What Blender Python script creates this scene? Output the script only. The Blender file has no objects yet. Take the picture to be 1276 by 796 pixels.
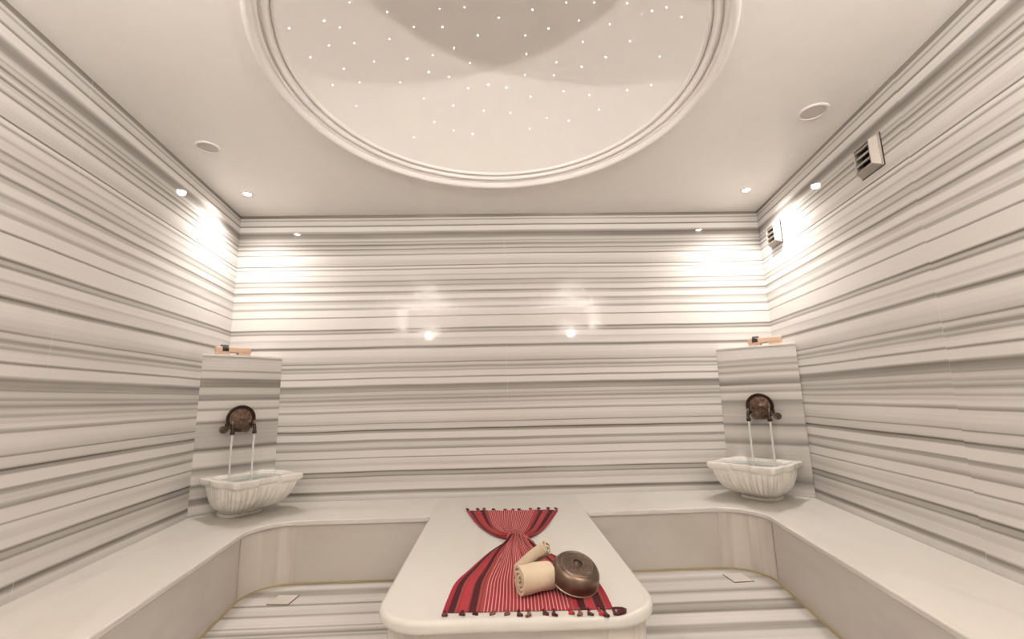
import bpy, bmesh, math, random
from mathutils import Vector, Matrix
from mathutils.geometry import tessellate_polygon
random.seed(7)
C = bpy.context.scene.collection
PI = math.pi

# ------------------------------------------------------------------ helpers
def link(o, parent=None):
    C.objects.link(o)
    if parent is not None:
        o.parent = parent
    return o

def obj(name, bm, mat, parent=None, smooth=False, kind=None, flat=False):
    me = bpy.data.meshes.new(name)
    bmesh.ops.recalc_face_normals(bm, faces=bm.faces)
    bm.to_mesh(me); bm.free()
    me.materials.append(mat)
    if smooth:
        me.polygons.foreach_set('use_smooth', [True]*len(me.polygons))
        try: me.set_sharp_from_angle(angle=math.radians(42))
        except Exception: pass
    o = bpy.data.objects.new(name, me)
    link(o, parent)
    if flat:          # keep the big flat faces flat beside their rounded edges
        m = o.modifiers.new('weighted', 'WEIGHTED_NORMAL'); m.keep_sharp = True; m.weight = 100
    if kind: o['kind'] = kind
    return o

def tag(o, label, cat, group=None):
    o['label'] = label; o['category'] = cat
    if group: o['group'] = group
    return o

def thing(name, label, cat, loc=(0, 0, 0), rz=0.0, group=None, rot=None):
    o = bpy.data.objects.new(name, None)
    o.empty_display_size = .1
    link(o)
    o.location = loc
    o.rotation_euler = rot if rot else (0, 0, rz)
    return tag(o, label, cat, group)

def add_box(bm, c, s, M=None, bev=0.0):
    r = bmesh.ops.create_cube(bm, size=1.0)
    vs = r['verts']
    for v in vs:
        v.co = Vector((v.co.x*s[0]+c[0], v.co.y*s[1]+c[1], v.co.z*s[2]+c[2]))
    if bev > 0:
        es = list({e for v in vs for e in v.link_edges})
        rb = bmesh.ops.bevel(bm, geom=es, offset=bev, segments=2, affect='EDGES', profile=.5)
        vs = list({v for f in rb['faces'] for v in f.verts} | {v for v in vs if v.is_valid})
    if M is not None:
        bmesh.ops.transform(bm, matrix=M, verts=vs)
    return vs

def lathe(bm, prof, n=48, M=None, close=False):
    rings = []
    for (r, z) in prof:
        if r < 1e-6:
            rings.append([bm.verts.new((0, 0, z))])
        else:
            rings.append([bm.verts.new((r*math.cos(2*PI*i/n), r*math.sin(2*PI*i/n), z)) for i in range(n)])
    pairs = list(zip(rings[:-1], rings[1:]))
    if close: pairs.append((rings[-1], rings[0]))
    for a, b in pairs:
        for i in range(n):
            j = (i+1) % n
            if len(a) == 1 and len(b) == 1: continue
            if len(a) == 1: bm.faces.new((a[0], b[j], b[i]))
            elif len(b) == 1: bm.faces.new((a[i], a[j], b[0]))
            else: bm.faces.new((a[i], a[j], b[j], b[i]))
    vs = [v for r in rings for v in r]
    if M is not None: bmesh.ops.transform(bm, matrix=M, verts=vs)
    return vs

def tube(bm, pts, rad, n=8, cap=True):
    pts = [Vector(p) for p in pts]
    rads = rad if isinstance(rad, (list, tuple)) else [rad]*len(pts)
    rings = []
    up = Vector((0.123, 0.231, 0.965)).normalized()
    prev = None
    for i, p in enumerate(pts):
        d = (pts[min(i+1, len(pts)-1)] - pts[max(i-1, 0)])
        if d.length < 1e-9: d = Vector((0, 0, 1))
        d.normalize()
        if prev is None:
            a = d.cross(up)
            if a.length < 1e-3: a = d.cross(Vector((1, 0, 0)))
            a.normalize()
        else:
            a = prev - d*prev.dot(d); a.normalize()
        prev = a
        b = d.cross(a)
        rings.append([bm.verts.new(p + (a*math.cos(2*PI*k/n) + b*math.sin(2*PI*k/n))*rads[i]) for k in range(n)])
    for A, B in zip(rings[:-1], rings[1:]):
        for k in range(n):
            bm.faces.new((A[k], A[(k+1) % n], B[(k+1) % n], B[k]))
    if cap:
        bm.faces.new(rings[0][::-1]); bm.faces.new(rings[-1])
    return [v for r in rings for v in r]

def prism(bm, poly, z0, z1, bev=0.0, seg=3, wt=None):
    """extruded outline; the top and bottom rims rounded by bev"""
    n = len(poly)
    a = sum(poly[i][0]*poly[(i+1) % n][1]-poly[(i+1) % n][0]*poly[i][1] for i in range(n))
    if a < 0:
        poly = poly[::-1]
        if wt: wt = wt[::-1]
    def inset(d):
        out = []
        for i in range(n):
            p0 = Vector(poly[i-1]); p = Vector(poly[i]); p1 = Vector(poly[(i+1) % n])
            e0 = (p-p0).normalized(); e1 = (p1-p).normalized()
            n0 = Vector((-e0.y, e0.x)); n1 = Vector((-e1.y, e1.x))
            m = (n0+n1)
            k = m.length
            m = m/k if k > 1e-6 else n0
            c = max(.35, m.dot(n0))
            out.append(p+m*(d/c)*(wt[i] if wt else 1))
        return out
    levels = []
    if bev > 0:
        for k in range(seg+1):
            t = k/seg*PI/2
            levels.append((bev*(1-math.sin(t)), z0+bev*(1-math.cos(t))))
        for k in range(seg+1):
            t = k/seg*PI/2
            levels.append((bev*(1-math.cos(t)), z1-bev*(1-math.sin(t))))
    else:
        levels = [(0, z0), (0, z1)]
    rings = []
    for d, z in levels:
        rings.append([bm.verts.new((q[0], q[1], z)) for q in inset(d)])
    for A, B in zip(rings[:-1], rings[1:]):
        for i in range(n):
            bm.faces.new((A[i], A[(i+1) % n], B[(i+1) % n], B[i]))
    for R in (rings[0], rings[-1]):
        for tri in tessellate_polygon([[v.co for v in R]]):
            try: bm.faces.new([R[i] for i in tri])
            except ValueError: pass

def fillet(p0, p, p1, r, n=10):
    p0, p, p1 = Vector(p0), Vector(p), Vector(p1)
    a = (p0-p).normalized(); b = (p1-p).normalized()
    ang = a.angle(b)
    t = r/math.tan(ang/2)
    A = p+a*t; B = p+b*t
    c = p+(a+b).normalized()*(r/math.sin(ang/2))
    a0 = math.atan2(A.y-c.y, A.x-c.x); a1 = math.atan2(B.y-c.y, B.x-c.x)
    d = (a1-a0+PI) % (2*PI)-PI
    return [(c.x+r*math.cos(a0+d*k/n), c.y+r*math.sin(a0+d*k/n)) for k in range(n+1)]

# ------------------------------------------------------------------ materials
class NT:
    def __init__(s, name):
        s.m = bpy.data.materials.new(name); s.m.use_nodes = True
        s.t = s.m.node_tree; s.b = s.t.nodes['Principled BSDF']
    def n(s, typ, **kw):
        nd = s.t.nodes.new(typ)
        for k, v in kw.items(): setattr(nd, k, v)
        return nd
    def put(s, sock, v):
        if hasattr(v, 'is_output'): s.t.links.new(v, sock)
        else: sock.default_value = v
    def math(s, op, a, b=0.0, c=None, clamp=False):
        nd = s.n('ShaderNodeMath', operation=op, use_clamp=clamp)
        s.put(nd.inputs[0], a); s.put(nd.inputs[1], b)
        if c is not None: s.put(nd.inputs[2], c)
        return nd.outputs[0]
    def obj(s):
        return s.n('ShaderNodeTexCoord').outputs['Object']
    def geo(s):
        return s.n('ShaderNodeNewGeometry').outputs['Position']
    def sep(s, v):
        nd = s.n('ShaderNodeSeparateXYZ'); s.put(nd.inputs[0], v); return nd.outputs
    def scale(s, v, xyz):
        nd = s.n('ShaderNodeMapping'); s.put(nd.inputs['Vector'], v); nd.inputs['Scale'].default_value = xyz
        return nd.outputs[0]
    def noise(s, v, sc=1.0, det=3.0, rough=.55, dist=0.0):
        nd = s.n('ShaderNodeTexNoise'); s.put(nd.inputs['Vector'], v)
        nd.inputs['Scale'].default_value = sc; nd.inputs['Detail'].default_value = det
        nd.inputs['Roughness'].default_value = rough; nd.inputs['Distortion'].default_value = dist
        return nd.outputs['Fac']
    def mix(s, f, a, b):
        nd = s.n('ShaderNodeMix', data_type='RGBA')
        s.put(nd.inputs[0], f)
        for i, v in ((6, a), (7, b)):
            if not hasattr(v, 'is_output') and len(v) == 3: v = (*v, 1)
            s.put(nd.inputs[i], v)
        return nd.outputs[2]
    def ramp(s, f, stops, interp='LINEAR'):
        nd = s.n('ShaderNodeValToRGB'); cr = nd.color_ramp; cr.interpolation = interp
        while len(cr.elements) < len(stops): cr.elements.new(.5)
        for e, (p, c) in zip(cr.elements, stops):
            e.position = min(max(p, 0), 1)
            e.color = (c, c, c, 1) if isinstance(c, (int, float)) else (*c, 1)
        s.put(nd.inputs[0], f)
        return nd.outputs[0]
    def profile(s, x, pts):
        """piecewise-linear curve through many points, as a chain of colour ramps"""
        out = None; i = 0; N = 28
        while i < len(pts)-1:
            ch = pts[i:i+N]
            a, b = ch[0][0], ch[-1][0]
            f = s.math('DIVIDE', s.math('SUBTRACT', x, a), max(b-a, 1e-5))
            r = s.ramp(f, [((p-a)/max(b-a, 1e-5), d) for p, d in ch])
            out = r if out is None else s.mix(s.math('GREATER_THAN', x, a), out, r)
            i += N-1
        return out
    def bump(s, h, strength=.2, dist=.01):
        nd = s.n('ShaderNodeBump'); s.put(nd.inputs['Height'], h)
        nd.inputs['Strength'].default_value = strength; nd.inputs['Distance'].default_value = dist
        s.t.links.new(nd.outputs[0], s.b.inputs['Normal'])
    def set(s, col=None, rough=None, metal=None, spec=None, **kw):
        b = s.b.inputs
        if col is not None: s.put(b['Base Color'], (*col, 1) if not hasattr(col, 'is_output') and len(col) == 3 else col)
        if rough is not None: s.put(b['Roughness'], rough)
        if metal is not None: b['Metallic'].default_value = metal
        if spec is not None: b['Specular IOR Level'].default_value = spec
        for k, v in kw.items(): s.put(b[k.replace('_', ' ')], v)
        return s.m

LIGHT = (.76, .735, .705); DARK = (.098, .079, .060)

def stripe_marble(name, pts, axis='z', along='x', joint=None, shift=0.0, pts2=None, split=0.0, rough=.045, wob=.012):
    """polished striped marble: bands cross 'axis', run along 'along'"""
    k = NT(name)
    P = k.geo(); sx, sy, sz = k.sep(P)
    A = {'x': sx, 'y': sy, 'z': sz}
    ax, al = A[axis], A[along]
    sc = (.55, .55, .25) if axis == 'z' else (.5, .3, .5)
    w1 = k.math('SUBTRACT', k.noise(k.scale(P, sc), 1.0, 2.0), .5)
    w2 = k.math('SUBTRACT', k.noise(k.scale(P, (2.2, 2.2, 5) if axis == 'z' else (2.2, 6, 2)), 1.0, 2.0), .5)
    q = k.math('ADD', ax, k.math('MULTIPLY', w1, wob*2.2))
    q = k.math('ADD', q, k.math('MULTIPLY', w2, wob*.45))
    if joint is not None and shift:
        q = k.math('ADD', q, k.math('MULTIPLY', k.math('LESS_THAN', al, joint), shift))
    d = k.profile(q, pts)
    if pts2 is not None:
        d2 = k.profile(q, pts2)
        d = k.mix(k.math('GREATER_THAN', al, split), d, d2)
    # long streaks inside the bands
    st = k.noise(k.scale(P, (.5, .5, 55) if axis == 'z' else (.5, 55, .5)), 1.0, 3.0, .6)
    st2 = k.noise(k.scale(P, (.8, .8, 9) if axis == 'z' else (.8, 9, .8)), 1.0, 2.0)
    d = k.math('MULTIPLY', d, k.math('ADD', .78, k.math('MULTIPLY', st2, .44)))
    d = k.math('ADD', d, k.math('MULTIPLY', k.math('SUBTRACT', st, .5), .26), clamp=True)
    d = k.math('MULTIPLY', k.math('SUBTRACT', d, .16), 1.32, clamp=True)
    d = k.math('POWER', d, .95)
    col = k.mix(d, LIGHT, DARK)
    # slow change between pinkish and greenish grey
    h = k.noise(k.scale(P, (.5, .5, 1.6)), 1.0, 2.0)
    col = k.mix(k.math('MULTIPLY', h, .35), col, k.mix(d, (.74, .70, .675), (.10, .078, .066)))
    if joint is not None:
        jl = k.math('LESS_THAN', k.math('ABSOLUTE', k.math('SUBTRACT', al, joint)), .0013)
        br = k.ramp(k.noise(k.scale(P, (.1, .1, 2.2)), 1.0, 1.0), [(.47, 0.0), (.53, 1.0)])
        col = k.mix(k.math('MULTIPLY', k.math('MULTIPLY', jl, br), .45), col, (.85, .82, .78))
    return k.set(col, rough, spec=.5)

def cream_marble(name, base=(.80, .765, .70), vein=(.60, .55, .49), sc=(1.2, .35, 1.2), rough=.16, amt=.55):
    k = NT(name); P = k.geo()
    a = k.noise(k.scale(P, sc), 1.6, 5.0, .55, .6)
    v = k.ramp(a, [(.42, 0.0), (.5, 1.0), (.58, 0.0)])
    b = k.noise(k.scale(P, sc), .9, 3.0)
    f = k.math('MULTIPLY', v, k.math('MULTIPLY', k.ramp(b, [(.38, 0.0), (.7, 1.0)]), amt))
    cl = k.noise(P, 2.5, 4.0)
    col = k.mix(f, base, vein)
    col = k.mix(k.math('MULTIPLY', cl, .25), col, tuple(c*.86 for c in base))
    return k.set(col, rough, spec=.5)

def plain(name, col, rough=.5, metal=0.0, spec=.5, bump=None, **kw):
    k = NT(name)
    c = k.mix(k.math('MULTIPLY', k.noise(k.obj(), 9.0, 3.0), .3), col, tuple(x*.82 for x in col))
    if bump:
        k.bump(k.noise(k.obj(), bump[0], 3.0), bump[1], bump[2])
    return k.set(c, rough, metal, spec, **kw)

def glow(name, col, strength):
    k = NT(name)
    k.set((.8, .8, .8), .4, Emission_Color=(*col, 1), Emission_Strength=strength)
    return k.m

# striped marble: (height or depth in metres, darkness of the band), read along one line
WALL=[(.4269,.3),(.4543,.2),(.4618,.4),(.4718,.65),(.4868,.8),(.5018,.2),(.547,.2),(.562,.35),(.6024,.25),(.6125,.75),(.6226,.5),(.6404,.5),(.6505,.85),(.6632,.15),(.6886,.15),(.7039,.3),(.7591,.15),(.7663,.7),(.7755,.15),(.8166,.15),(.8291,.2),(.8353,.65),(.8482,.5),(.8637,.25),(.8896,.25),(.8974,.55),(.9155,.65),(.9233,.12),(.9702,.15),(.9807,.6),(.9885,.6),(.999,.95),(1.0094,.3),(1.0225,.25),(1.0498,.25),(1.0567,.75),(1.0646,.35),(1.0751,.3),(1.1279,.15),(1.1517,.2),(1.157,.6),(1.1676,.5),(1.1809,.15),(1.1942,.2),(1.2022,.3),(1.2155,.25),(1.2262,.5),(1.2342,.45),(1.2402,.3),(1.2509,.3),(1.2589,.5),(1.2696,.65),(1.2884,.35),(1.2965,.55),(1.318,.3),(1.3314,.35),(1.3395,.65),(1.3449,.55),(1.3854,.75),(1.3935,.6),(1.4071,.1),(1.4451,.1),(1.4576,.75),(1.4696,.15),(1.5078,.2),(1.5199,.55),(1.5352,.3),(1.5434,.55),(1.5544,.65),(1.5709,.25),(1.5835,.3),(1.5929,.75),(1.6023,.4),(1.6177,.35),(1.6675,.2),(1.7126,.15),(1.721,.5),(1.7366,.85),(1.7544,.2),(1.7992,.25),(1.8076,.4),(1.8245,.15),(1.8582,.15),(1.8706,.7),(1.8836,.4),(1.8921,.45),(1.9034,.85),(1.9175,.15),(1.9686,.15),(2.0113,.15),(2.0188,.8),(2.0313,.1),(2.0829,.1),(2.0915,.5),(2.1059,.55),(2.1145,.25),(2.1383,.2),(2.1469,.35),(2.1614,.4),(2.1758,.6),(2.1932,.1),(2.2193,.1),(2.2309,.4),(2.2455,.5),(2.2542,.8),(2.2688,.2),(2.3038,.25),(2.3138,.6),(2.3302,.35),(2.3507,.4),(2.3595,.75),(2.3713,.25),(2.4066,.25),(2.4155,.45),(2.4302,.2),(2.4628,.2),(2.4717,.65),(2.4788,.4),(2.4895,.1),(2.4984,.1),(2.5061,.9),(2.5145,.3),(2.5311,.35),(2.5849,.2),(2.6057,.2),(2.6159,.75),(2.6267,.35),(2.6387,.25),(2.6507,.4),(2.6597,.3),(2.67,.75),(2.6869,.25),(2.702,.5),(2.7159,.75),(2.7262,.4),(2.7383,.35),(2.7456,.6),(2.7595,.3),(2.7717,.4),(2.7899,.65),(2.8234,.75),(2.8448,.55),(2.8571,.2),(2.8951,.2),(2.9043,.85),(2.9184,.3),(2.9523,.3),(2.9616,.65),(2.9739,.35),(2.9832,.3),(2.9894,.75),(3.0172,.75)]
PANEL_L=[(.379,.3),(.4214,.7),(.4497,.3),(.4923,.2),(.5065,.65),(.5421,.75),(.5635,.25),(.6135,.3),(.6422,.7),(.6638,.2),(.7142,.25),(.7358,.5),(.7647,.7),(.7937,.2),(.8809,.2),(.91,.8),(.9393,.45),(1.0715,.45),(1.0936,.4),(1.1158,.75),(1.138,.2),(1.2019,.2),(1.2168,.7),(1.2346,.3),(1.2794,.2),(1.2944,.75),(1.3318,.6),(1.3469,.35),(1.3844,.35),(1.3995,.7),(1.4599,.75),(1.475,.3),(1.5129,.3),(1.5281,.65),(1.5387,.3),(1.6271,.3),(1.6424,.5),(1.6546,.25),(1.673,.4)]
PANEL_R=[(.38,.3),(.4059,.7),(.4319,.3),(.4752,.3),(.5274,.7),(.6146,.4),(.7199,.3),(.7551,.35),(.8081,.3),(.8258,.7),(.8435,.6),(.879,.35),(.9234,.3),(.959,.45),(.9822,.8),(1.0037,.45),(1.0753,.35),(1.1292,.45),(1.1833,.65),(1.2014,.3),(1.2466,.2),(1.2647,.6),(1.3138,.2),(1.3283,.75),(1.3739,.5),(1.4104,.2),(1.4378,.6),(1.4653,.25),(1.4928,.6),(1.5149,.35),(1.5388,.6),(1.5572,.25),(1.6311,.2),(1.6588,.5)]
FLOOR_L=[(2.7029,.3),(2.728,.6),(2.745,.3),(2.7622,.7),(2.7885,.5),(2.8153,.2),(2.8335,.6),(2.8519,.2),(2.9482,.2),(2.9785,.65),(2.9991,.3),(3.0956,.25),(3.1179,.75),(3.1406,.25),(3.2351,.3),(3.2597,.55),(3.323,.6),(3.3622,.2),(3.4025,.2),(3.4438,.6)]
FLOOR_R=[(2.5374,.3),(2.581,.3),(2.6148,.6),(2.6733,.6),(2.6975,.25),(2.7993,.2),(2.8261,.75),(2.9098,.5),(2.939,.75),(2.9687,.3),(3.0461,.25),(3.0946,.65),(3.1449,.3),(3.2327,.3),(3.2879,.5),(3.3452,.2),(3.425,.4)]
# ------------------------------------------------------------------ light levels
WARM = (1.0, .938, .885)
P_FRONT, P_REAR, P_SCONCE = 80.0, 37.0, 400.0
LAMP_GLOW, STAR, SCONCE = 60.0, 4.0, 60.0
EXPO = .04
# ------------------------------------------------------------------ room plan
CAM_H = 1.2609
ZB, ZC = .4209, 3.0159                 # bench top, ceiling
AL, AR = math.tan(-.1259), math.tan(.1629)   # the side walls open out towards the back
XL, XR = -1.894, 1.914                 # side walls at y = 0
YB = 4.063                             # back wall (turned a hair)
BA = math.tan(-.0044)
YF = -.60
def wl(y): return XL+AL*y
def wr(y): return XR+AR*y
CL = (-2.410, 4.074); CR = (2.580, 4.052)
FL = (wl(YF), YF); FR = (wr(YF), YF)

M_back = stripe_marble('striped marble back', WALL, 'z', 'x', joint=.09)
M_left = stripe_marble('striped marble left', WALL, 'z', 'y', joint=2.23)
M_right = stripe_marble('striped marble right', WALL, 'z', 'y', joint=2.165, shift=.004)
M_front = stripe_marble('striped marble front', WALL, 'z', 'x', joint=.1)
M_floor = stripe_marble('striped marble floor', FLOOR_L, 'y', 'x', pts2=FLOOR_R, split=.07, rough=.25, wob=.008)
M_pl = stripe_marble('striped marble pillar a', PANEL_L, 'z', 'x', wob=.01)
M_pr = stripe_marble('striped marble pillar b', PANEL_R, 'z', 'x', wob=.01)
M_top = cream_marble('cream marble', base=(.72, .69, .635))
M_slab = cream_marble('cream marble slab', base=(.67, .65, .60), sc=(2.2, .25, 2.2), amt=.75)
M_face = cream_marble('shaded veined marble', base=(.61, .565, .515), vein=(.46, .42, .375), sc=(.5, .5, 1.5), amt=.5)  # cream bench marble again, shade of the upright fronts put into its colour
M_vert = cream_marble('upright veined marble', base=(.68, .625, .565), vein=(.46, .40, .35), sc=(4.5, 4.5, .25), amt=.9)
M_basin = cream_marble('basin marble', base=(.84, .81, .75), vein=(.45, .38, .33), sc=(2.5, 2.5, 2.5), rough=.22, amt=.5)
M_paint = plain('warm white ceiling paint', (.82, .785, .74), .45)
M_grout = plain('yellowed sealant', (.52, .41, .22), .6)
M_bronze = None

# ---- walls (slabs with thickness, outside the room)
def wall(name, a, b, mat, t=.1):
    a, b = Vector(a), Vector(b)
    d = (b-a).normalized(); n = Vector((d.y, -d.x))      # outward
    bm = bmesh.new()
    prism(bm, [a[:], b[:], (b+n*t)[:], (a+n*t)[:]], 0, ZC+.001)
    return obj(name, bm, mat, kind='structure')
wall('wall_back', CR, CL, M_back)
wall('wall_left', CL, FL, M_left)
wall('wall_right', FR, CR, M_right)
wall('wall_front', FL, FR, M_front)
bm = bmesh.new(); prism(bm, [FL, FR, CR, CL], -.1, 0)
obj('floor', bm, M_floor, kind='structure')

# ---- ceiling with the round recess and its star dome
RX, RY, RO, RI = .0206, 2.2513, 1.240, 1.110
DZ0 = ZC+.052; DH = .36
Rs = (RI**2+DH**2)/(2*DH); DC = Vector((RX, RY, DZ0+DH-Rs))      # dome sphere
bm = bmesh.new()
poly = [Vector(p) for p in (FL, FR, CR, CL)]
angs = [2*PI*i/120 for i in range(120)]
angs += [math.atan2(p.y-RY, p.x-RX) % (2*PI) for p in poly]
angs = sorted(angs)
inn, out = [], []
for a in angs:
    d = Vector((math.cos(a), math.sin(a))); o = Vector((RX, RY)); best = 1e9
    for i in range(4):
        p, q = poly[i], poly[(i+1) % 4]; e = q-p
        den = d.x*e.y-d.y*e.x
        if abs(den) < 1e-9: continue
        t = ((p.x-o.x)*e.y-(p.y-o.y)*e.x)/den
        u = ((p.x-o.x)*d.y-(p.y-o.y)*d.x)/den
        if t > 0 and -1e-6 <= u <= 1+1e-6: best = min(best, t)
    out.append(bm.verts.new((RX+d.x*best, RY+d.y*best, ZC)))
    inn.append(bm.verts.new((RX+d.x*(RO-.03), RY+d.y*(RO-.03), ZC)))
n = len(angs)
for i in range(n):
    bm.faces.new((inn[i], inn[(i+1) % n], out[(i+1) % n], out[i]))
# back side of the ceiling slab so that it has thickness
top = [bm.verts.new((v.co.x, v.co.y, ZC+.5)) for v in out]
for i in range(n):
    bm.faces.new((out[i], out[(i+1) % n], top[(i+1) % n], top[i]))
bm.faces.new(top)
# dome, as part of the ceiling
dp = []
for k in range(25):
    r = RI*(1-k/24)
    dp.append((r, DC.z+math.sqrt(max(Rs*Rs-r*r, 0))))
lathe(bm, [(RO-.03, ZC), (RO-.03, DZ0+.02), (RI+.002, DZ0+.02)] + [(r, z) for r, z in dp], 120, Matrix.Translation((RX, RY, 0)))
o = obj('ceiling', bm, M_paint, kind='structure')
o.data.polygons.foreach_set('use_smooth', [True]*len(o.data.polygons))
o.data.set_sharp_from_angle(angle=math.radians(30))

# ---- stepped plaster moulding around the recess
def arc(cx, cz, r, a0, a1, n=6):
    return [(cx+r*math.cos(math.radians(a0+(a1-a0)*k/n)), cz+r*math.sin(math.radians(a0+(a1-a0)*k/n))) for k in range(n+1)]
pr = [(RO+.006, ZC+.004), (RO+.006, ZC-.006)]
pr += arc(RO-.016, ZC-.006, .022, 0, -180, 8)             # outer bead
pr += [(RO-.038, ZC+.010), (RO-.046, ZC+.010)]
pr += arc(RO-.046, ZC-.000+.022, .012, -90, -180, 4)
pr += [(RO-.060, ZC+.026), (RO-.066, ZC+.024)]
pr += arc(RO-.080, ZC+.026, .014, 0, -180, 6)             # middle bead
pr += [(RO-.096, ZC+.034), (RO-.104, ZC+.034), (RO-.104, ZC+.044)]
pr += arc(RO-.119, ZC+.046, .013, 0, -170, 6)             # inner bead
pr += [(RI-.003, DZ0+.012), (RO-.02, DZ0+.015), (RO-.02, ZC+.004)]
bm = bmesh.new(); lathe(bm, pr, 160, Matrix.Translation((RX, RY, 0)), close=True)
obj('trim_1', bm, M_paint, smooth=True, kind='structure')

# ------------------------------------------------------------------ benches
SL, SR, SF = -.513, .6455, 1.878          # platform edges and its front end
BLx, BRx, BY = -1.2888, 1.3237, 3.4418    # bench front lines
def bl(y): return BLx+AL*y
def br(y): return BRx+AR*y
Y0 = YF+.005
G = .0006
def bench(side, label):
    t = thing('marble_bench', label, 'bench', ((-1.6 if side < 0 else 1.6), 2.0, 0))
    inv = Matrix.Translation(-t.location)
    def outline(ins):
        yb = BY+ins
        if side < 0:
            cor = (bl(yb)-ins, yb)
            f = fillet((SL, yb), cor, (bl(0)-ins, 0), .24)
            pts = [(SL-G, yb)] + f + [(bl(Y0)-ins, Y0), (wl(Y0)+G, Y0), (CL[0]+G, CL[1]-G), (SL-G, YB-BA*0-G)]
        else:
            cor = (br(yb)+ins, yb)
            f = fillet((SR, yb), cor, (br(0)+ins, 0), .24)
            pts = [(SR+G, yb)] + f + [(br(Y0)+ins, Y0), (wr(Y0)-G, Y0), (CR[0]-G, CR[1]-G), (SR+G, YB-G-.003)]
        return pts, f
    pts, f = outline(0)
    bm = bmesh.new(); prism(bm, pts, ZB-.034, ZB, .009, 3, [0]+[1]*(len(pts)-2)+[0])
    bmesh.ops.transform(bm, matrix=inv, verts=bm.verts)
    obj('seat_top', bm, M_top, t, smooth=True, flat=True)
    pts, f = outline(.016)
    bm = bmesh.new(); prism(bm, pts, .001, ZB-.0345)
    bmesh.ops.transform(bm, matrix=inv, verts=bm.verts)
    obj('front_panel', bm, M_face, t, smooth=True, flat=True)
    # rounded corner piece with upright veins
    pts2, f2 = outline(.012)
    bm = bmesh.new(); prism(bm, f2+f[::-1], .001, ZB-.035)
    bmesh.ops.transform(bm, matrix=inv, verts=bm.verts)
    obj('corner_panel', bm, M_vert, t, smooth=True, flat=True)
    # yellowed sealant along the floor
    a, fa = outline(.005)
    k = 1+len(fa)+1
    line = a[:k]; b_, fb = outline(.0155); line2 = b_[:k]
    bm = bmesh.new(); prism(bm, line+line2[::-1], .0005, .008)
    bmesh.ops.transform(bm, matrix=inv, verts=bm.verts)
    obj('sealant_line', bm, M_grout, t)
    return t
bench(-1, 'cream marble corner bench along the left wall, under the left basin')
bench(1, 'cream marble corner bench along the right wall, under the right basin')

# ------------------------------------------------------------------ central platform
t = thing('marble_platform', 'cream marble massage platform with rounded end, carrying the red striped cloth', 'platform', ((SL+SR)/2, 2.9, 0))
inv = Matrix.Translation(-t.location)
def slab_outline(ins, yb):
    A, B = (SL+ins, SF+ins+.012), (SR-ins, SF+ins-.012)
    r = .21-ins*.5
    f1 = fillet((SL+ins, yb), A, B, r, 14); f2 = fillet(A, B, (SR-ins, yb), r, 14)
    return [(SL+ins, yb), (SL+ins, BY+.004), (SL+ins, BY-.012)]+f1+f2+[(SR-ins, BY-.012), (SR-ins, BY+.004), (SR-ins, yb)], f1, f2
pts, f1, f2 = slab_outline(0, YB-.006)
bm = bmesh.new(); prism(bm, pts, ZB-.052, ZB+.0002, .02, 5, [0, 0]+[1]*(len(pts)-4)+[0, 0])
bmesh.ops.transform(bm, matrix=inv, verts=bm.verts)
obj('slab', bm, M_slab, t, smooth=True, flat=True)
pts, f1, f2 = slab_outline(.035, YB-.006)
bm = bmesh.new(); prism(bm, pts, .001, ZB-.0525)
bmesh.ops.transform(bm, matrix=inv, verts=bm.verts)
obj('base', bm, M_face, t, smooth=True, flat=True)
_, g1, g2 = slab_outline(.031, YB-.006)
for f, g in ((f1, g1), (f2, g2)):
    bm = bmesh.new(); prism(bm, g+f[::-1], .001, ZB-.053)
    bmesh.ops.transform(bm, matrix=inv, verts=bm.verts)
    obj('corner_panel', bm, M_vert, t, smooth=True, flat=True)

# ------------------------------------------------------------------ corner pillars, basins, fountains
def frame_of(A, B):
    d = Vector((B[0]-A[0], B[1]-A[1])); L = d.length; d.normalize()
    return Vector(((A[0]+B[0])/2, (A[1]+B[1])/2, 0)), math.atan2(d.y, d.x), L
PLA, PLB = (-2.357, 3.627), (-1.935, 4.069)
PRA, PRB = (2.036, 4.052), (2.507, 3.632)
PT = 1.664

def lumpy(pts, n):
    """resample a closed outline into n points of equal spacing"""
    m = len(pts); seg = [(Vector(pts[(i+1) % m])-Vector(pts[i])).length for i in range(m)]
    T = sum(seg); out = []; i = 0; acc = 0
    for k in range(n):
        s = T*k/n
        while acc+seg[i] < s: acc += seg[i]; i += 1
        f = (s-acc)/seg[i]
        out.append(Vector(pts[i]).lerp(Vector(pts[(i+1) % m]), f))
    return out

def basin_outline():
    # a swelling middle on each side between four square corners
    pts = []
    a, b, cx, cy, h = .320, .258, .196, .192, .106
    for i in range(720):
        th = 2*PI*i/720
        dx, dy = math.cos(th), math.sin(th)
        e = (abs(dx/a)**2.3+abs(dy/b)**2.3)**(-1/2.3)
        best = e
        sx, sy = math.copysign(1, dx), math.copysign(1, dy)
        for k in range(150, 20, -1):
            r = k*.003
            if abs((r*dx-sx*cx)/h)**9+abs((r*dy-sy*cy)/h)**9 <= 1:
                best = max(best, r); break
        pts.append((best*dx*.87, best*dy*.90))
    return pts
B_OUT = basin_outline()

M_water = NT('water')
M_water = M_water.set((.86, .90, .88), .06, Transmission_Weight=.75, IOR=1.33)
M_stream = NT('falling water').set((.95, .95, .93), .15, Transmission_Weight=.15, IOR=1.33)

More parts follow.
